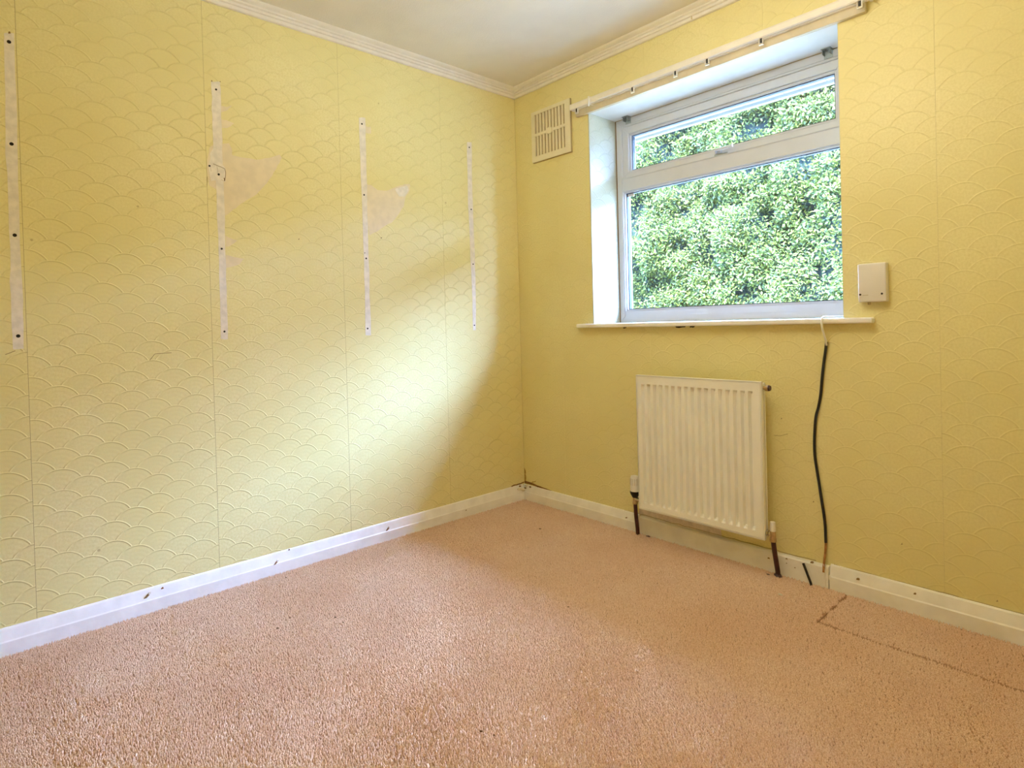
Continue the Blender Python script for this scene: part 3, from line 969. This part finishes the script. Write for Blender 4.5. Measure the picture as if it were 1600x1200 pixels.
# ------------------------------------------------------------------ added lantern, unseen above the frame, put in for warm fill light
FILL_LIGHT = 15.2
pl = tag(empty('added_fill_lantern', (1.55, -1.12, 1.82)), 'added round paper lantern pendant that gives the room warm fill light', 'lamp')
q = Nodes('fill_glow')
em = q.n('ShaderNodeEmission')
em.inputs[0].default_value = (1.0, 0.90, 0.68, 1)
em.inputs[1].default_value = FILL_LIGHT
q.link(em.outputs[0], q.out.inputs[0])
ths = [math.pi * i / 18 for i in range(1, 18)]
lathe('fill_lantern_globe', [(1.55, -1.12, 2.02 - 0.2 * math.cos(t)) for t in ths], [0.2 * math.sin(t) for t in ths], q.m, pl, 28)
tube('fill_lantern_cord', [(1.55, -1.12, 2.20), (1.55, -1.12, H - 0.02)], 0.004, MT['white'], pl, 8)
lathe('fill_lantern_rose', [(1.55, -1.12, H - 0.03), (1.55, -1.12, H - 0.0005)], (0.025, 0.045), MT['white'], pl, 20)

# ------------------------------------------------------------------ carpet
SX, SY = 1.690, -0.300          # cut-out where a separate strip was let in along the wall
carpet = prism('carpet', [(0.0, 0.0), (SX - 0.001, 0.0), (SX - 0.001, SY - 0.001), (W, SY - 0.001), (W, -L), (0.0, -L)], -0.012, -0.006, 'Z', MT['carpet'], floor)
strip = prism('carpet_strip', [(SX + 0.001, 0.0), (W, 0.0), (W, SY + 0.001), (SX + 0.001, SY + 0.001)], -0.012, -0.007, 'Z', MT['carpet'], floor)


def value_noise(x, y, scale, seed):
    r_ = np.random.default_rng(seed)
    g = r_.random((64, 64))
    u, v = (x * scale) % 63, (y * scale) % 63
    i, j = u.astype(int), v.astype(int)
    fu, fv = u - i, v - j
    fu, fv = fu * fu * (3 - 2 * fu), fv * fv * (3 - 2 * fv)
    return (g[i, j] * (1 - fu) * (1 - fv) + g[i + 1, j] * fu * (1 - fv) + g[i, j + 1] * (1 - fu) * fv + g[i + 1, j + 1] * fu * fv)


def pile(name, x0, x1, y0, y1, keep, parent, zb, per_m2=36000):
    st_ = 1 / math.sqrt(per_m2)
    gx_, gy_ = np.meshgrid(np.arange(x0, x1, st_), np.arange(y0, y1, st_))
    x = gx_.ravel() + rng.uniform(-0.5, 0.5, gx_.size) * st_
    y = gy_.ravel() + rng.uniform(-0.5, 0.5, gx_.size) * st_
    k = keep(x, y)
    x, y = x[k], y[k]
    n = len(x)
    big = value_noise(x + 7, y + 7, 5.0, 3) * 0.6 + value_noise(x + 7, y + 7, 14.0, 5) * 0.4
    h = 0.0085 + 0.0035 * rng.random(n) - 0.004 * np.clip((0.42 - big) * 3, 0, 1)
    # trodden track and dents pressed into the pile
    tr = [on_floor(q_)[:2] for q_ in ((140, 1115), (330, 1030), (520, 962))]
    for a_, b_ in zip(tr, tr[1:]):
        ab = b_ - a_
        t_ = np.clip(((x - a_[0]) * ab[0] + (y - a_[1]) * ab[1]) / (ab @ ab), 0, 1)
        dd = np.hypot(x - a_[0] - t_ * ab[0], y - a_[1] - t_ * ab[1])
        h -= 0.0035 * np.exp(-(dd / 0.022) ** 2)
    for q_, w_ in (((530, 966), 0.02), ((762, 1146), 0.03), ((860, 1010), 0.05), ((690, 985), 0.06), ((1000, 1020), 0.05), ((620, 1080), 0.04)):
        c_ = on_floor(q_)
        h -= 0.0045 * np.exp(-((x - c_[0]) ** 2 + (y - c_[1]) ** 2) / w_ ** 2)
    h = np.maximum(h, 0.003)
    ang = rng.uniform(0, 2 * np.pi, n)
    lean = rng.uniform(0.1, 1.0, n) * 0.0036
    bias = value_noise(x + 3, y + 9, 3.0, 9) * 2 * np.pi * 1.5
    tx_ = x + np.cos(ang) * lean + np.cos(bias) * 0.0007
    ty_ = y + np.sin(ang) * lean + np.sin(bias) * 0.0007
    rad = st_ * rng.uniform(0.55, 0.8, n)
    rot_ = rng.uniform(0, np.pi / 2, n)
    V = np.zeros((n, 5, 3), np.float32)
    for c_ in range(4):
        V[:, c_, 0] = x + np.cos(rot_ + c_ * np.pi / 2) * rad
        V[:, c_, 1] = y + np.sin(rot_ + c_ * np.pi / 2) * rad
        V[:, c_, 2] = zb + rng.uniform(0, 0.001, n)
    V[:, 4, 0], V[:, 4, 1], V[:, 4, 2] = tx_, ty_, zb + h
    base = (np.arange(n) * 5)[:, None]
    tri = np.array([[0, 1, 4], [1, 2, 4], [2, 3, 4], [3, 0, 4]]).ravel()
    idx = (base + tri[None, :]).ravel().astype(np.int32)
    me = bpy.data.meshes.new(name)
    me.vertices.add(n * 5)
    me.vertices.foreach_set('co', V.ravel())
    nf = n * 4
    me.loops.add(nf * 3)
    me.loops.foreach_set('vertex_index', idx)
    me.polygons.add(nf)
    me.polygons.foreach_set('loop_start', np.arange(0, nf * 3, 3, dtype=np.int32))
    me.polygons.foreach_set('use_smooth', np.ones(nf, dtype=bool))
    me.update(calc_edges=True)
    o_ = link(name, me, MT['pile'], parent)
    o_['kind'] = 'stuff'
    return o_


pile('carpet_pile', 0.022, W - 0.02, -L + 0.02, -0.024,
     lambda x, y: ~((x > SX - 0.004 + 0.003 * np.sin(y * 90)) & (y > SY - 0.004 + 0.001 * np.sin(x * 31))), carpet, -0.0062)
pile('carpet_pile', SX + 0.002, W - 0.02, SY + 0.004, -0.026,
     lambda x, y: (x > SX + 0.006 + 0.004 * np.sin(y * 70)) & (y > SY + 0.014 + 0.002 * np.sin(x * 23)), strip, -0.0085)

# loose bits lying on the carpet


def bit(name, px, r, mat, label, cat, flat_=0.5, group=None):
    p_ = on_floor(px, 0.004)
    bm_ = bmesh.new()
    bmesh.ops.create_icosphere(bm_, subdivisions=2, radius=r)
    for v in bm_.verts:
        v.co *= 1 + random.uniform(-0.35, 0.3)
        v.co.x *= 1.5
        v.co.z = v.co.z * flat_
        v.co += Vector((p_[0], p_[1], 0.002 + r * flat_))
    o_ = from_bm(name, bm_, mat, None, smooth=True)
    return tag(o_, label, cat, group)


bit('plaster_crumb', (1219, 929), 0.0055, MT['crumb'], 'small white plaster crumb on the carpet near the right radiator pipe', 'crumb')
bit('paint_flake', (1013, 838), 0.0075, MT['pipe'], 'dark maroon flake on the carpet beside the left radiator pipe', 'flake', 0.25)
bit('paint_flake', (1200, 897), 0.0050, MT['pipe'], 'small dark flake on the carpet at the foot of the right pipe', 'flake', 0.3)
bit('dirt_speck', (844, 826), 0.0042, MT['brown'], 'tiny brown dirt speck on the carpet in front of the corner', 'dirt', 0.4)
for px in ((447, 902), (524, 964), (536, 972), (453, 965), (434, 981), (752, 1142), (772, 1148), (888, 948)):
    bit('dirt_speck', px, random.uniform(0.0022, 0.0034), MT['brown'], 'dark dirt speck lying in the open pink carpet', 'dirt', 0.5, 'dirt specks scattered over the carpet')

# ------------------------------------------------------------------ outside: eaves, garden, hedge
SOZ, SOY = 2.100, 0.735
eaves = structure(prism('roof', [(-6.0, TH - 0.02), (7.0, TH - 0.02), (7.0, SOY), (-6.0, SOY)], SOZ + 0.02, SOZ + 0.30, 'Z', MT['roof']))
bw = 0.20
for k in range(int(13 / bw)):
    x = -6.0 + k * bw
    box('soffit_board', (x + 0.002, TH - 0.01, SOZ), (x + bw - 0.002, SOY - 0.012, SOZ + 0.019), MT['soffit'], eaves)
box('fascia', (-6.0, SOY - 0.012, SOZ - 0.016), (7.0, SOY + 0.012, SOZ + 0.18), MT['soffit'], eaves, 0.003)
bm = bmesh.new()
pr = [(SOY - 0.10, SOZ + 0.31), (SOY + 0.02, SOZ + 0.16), (SOY + 0.02, SOZ + 0.20), (-3.2, SOZ + 2.2), (-7.2, SOZ + 0.10), (-7.2, SOZ + 0.31 - 0.25), (-3.2, SOZ + 2.0)]
a = [bm.verts.new((-6.0, y, z)) for y, z in ((SOY + 0.03, SOZ + 0.18), (-3.2, SOZ + 2.25), (-7.2, SOZ + 0.18), (-7.2, SOZ + 0.06), (-3.2, SOZ + 2.13), (SOY + 0.03, SOZ + 0.06))]
b = [bm.verts.new((7.0, v.co.y, v.co.z)) for v in a]
for i in range(6):
    bm.faces.new((a[i], a[(i + 1) % 6], b[(i + 1) % 6], b[i]))
bm.faces.new(a)
bm.faces.new(b[::-1])
from_bm('roof_slope', bm, MT['roof'], eaves)
structure(box('ground', (-16, TH, -0.30), (18, 16, -0.15), MT['ground']))
# the rest of the house's outer wall, seen only from the garden
structure(cells_box('wall_outer', [(-6.0, -0.12, -0.2, SOZ + 0.25), (W + 0.1, 7.0, -0.2, SOZ + 0.25)], TH - 0.08, TH, MT['masonry']))

HX0, HX1, HY, HZ = -9.0, 14.0, 5.0, 3.80
hedge = tag(empty('hedge', (-0.7, HY + 0.6, -0.15)), 'tall leafy sunlit green hedge outside the window', 'hedge')


def hedge_top(x):
    x = np.asarray(x, float)
    dip = np.clip((x - 0.8) / 0.8, 0, 1) * (1 - np.clip((x - 5.0) / 1.6, 0, 1))  # unseen stretch of the top lowered so more skylight enters the room
    return HZ + 0.28 - 0.80 * dip + 0.30 * (value_noise(x + 9, x * 0 + 3.3, 1.1, 31) - 0.5) * (x > 0.8)


def leaf_cloud(name, n, x0, x1, size, parent, seed):
    r_ = np.random.default_rng(seed)
    x = r_.uniform(x0, x1, n)
    z = r_.uniform(-0.1, HZ + 0.4, n)
    bulge = 0.45 * (value_noise(x + 8, z + 8, 1.5, 21) - 0.5) + 0.28 * (value_noise(x + 8, z + 8, 4.2, 22) - 0.5)
    dep = r_.exponential(0.07, n)
    y = HY - bulge + dep + 0.10 * np.clip((z - HZ + 0.5) * 2, 0, 3)
    # fewer leaves in the hollows so the shaded inside shows
    kp = r_.random(n) < np.clip(0.45 + 1.6 * (value_noise(x + 8, z + 8, 4.2, 22) - 0.3), 0.25, 1.0)
    kp &= z < hedge_top(x)
    x, y, z, dep = x[kp], y[kp], z[kp], dep[kp]
    n = len(x)
    d = np.stack([r_.normal(0, 0.8, n), r_.normal(-0.45, 0.45, n), r_.normal(0.05, 0.75, n)], 1)
    d /= np.linalg.norm(d, axis=1, keepdims=True)
    up = np.stack([r_.normal(0, 0.5, n), r_.normal(-0.7, 0.5, n), r_.normal(0.7, 0.5, n)], 1)
    s_ = np.cross(d, up)
    s_ /= np.linalg.norm(s_, axis=1, keepdims=True) + 1e-9
    nr = np.cross(s_, d)
    ln = (size * r_.uniform(0.65, 1.25, n))[:, None]
    wd = ln * r_.uniform(0.17, 0.26, n)[:, None]
    c = np.stack([x, y, z], 1)
    V = np.stack([c, c + d * ln * 0.45 + s_ * wd + nr * ln * 0.08, c + d * ln, c + d * ln * 0.45 - s_ * wd + nr * ln * 0.08], 1).astype(np.float32)
    tri = np.array([[0, 1, 2], [0, 2, 3]]).ravel()
    idx = ((np.arange(n) * 4)[:, None] + tri[None]).ravel().astype(np.int32)
    me = bpy.data.meshes.new(name)
    me.vertices.add(n * 4)
    me.vertices.foreach_set('co', V.ravel())
    nf = n * 2
    me.loops.add(nf * 3)
    me.loops.foreach_set('vertex_index', idx)
    me.polygons.add(nf)
    me.polygons.foreach_set('loop_start', np.arange(0, nf * 3, 3, dtype=np.int32))
    me.update(calc_edges=True)
    tone = np.clip(0.25 + 0.75 * r_.random(n) ** 1.3 - dep * 1.2, 0, 1)  # leaves further in are darker, their shade put into the tone
    at = me.attributes.new('tone', 'FLOAT', 'POINT')
    at.data.foreach_set('value', np.repeat(tone, 4).astype(np.float32))
    o_ = link(name, me, MT['leaf'], parent)
    o_['kind'] = 'stuff'
    return o_


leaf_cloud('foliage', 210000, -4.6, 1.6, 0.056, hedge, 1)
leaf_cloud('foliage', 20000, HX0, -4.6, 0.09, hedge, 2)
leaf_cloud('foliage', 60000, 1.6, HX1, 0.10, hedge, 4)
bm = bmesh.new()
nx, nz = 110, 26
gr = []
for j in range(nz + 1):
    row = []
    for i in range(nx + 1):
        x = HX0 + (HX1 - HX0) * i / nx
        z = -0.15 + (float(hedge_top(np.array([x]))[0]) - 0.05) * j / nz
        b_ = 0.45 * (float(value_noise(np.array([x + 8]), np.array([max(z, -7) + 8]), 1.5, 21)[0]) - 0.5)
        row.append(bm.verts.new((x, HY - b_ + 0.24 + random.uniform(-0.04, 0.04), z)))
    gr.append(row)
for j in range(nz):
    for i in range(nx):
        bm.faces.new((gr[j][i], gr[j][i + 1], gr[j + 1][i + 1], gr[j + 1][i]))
from_bm('inner_shade_sheet', bm, MT['inner_shade'], hedge)  # dark sheet standing in for the hedge's shaded inside
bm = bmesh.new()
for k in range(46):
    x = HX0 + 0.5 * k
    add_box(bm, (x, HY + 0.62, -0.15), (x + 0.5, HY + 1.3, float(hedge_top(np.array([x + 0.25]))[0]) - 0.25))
from_bm('inner_core', bm, MT['inner_shade'], hedge)
for k in range(18):
    x = HX0 + 0.7 + k * 1.25
    tube('trunk', smooth_path([(x, HY + 0.5, -0.16), (x + 0.1, HY + 0.45, 0.8), (x - 0.1, HY + 0.5, 2.0), (x + 0.1, HY + 0.5, 3.2)], 4), [0.05] * 13, MT['brown'], hedge, 8)
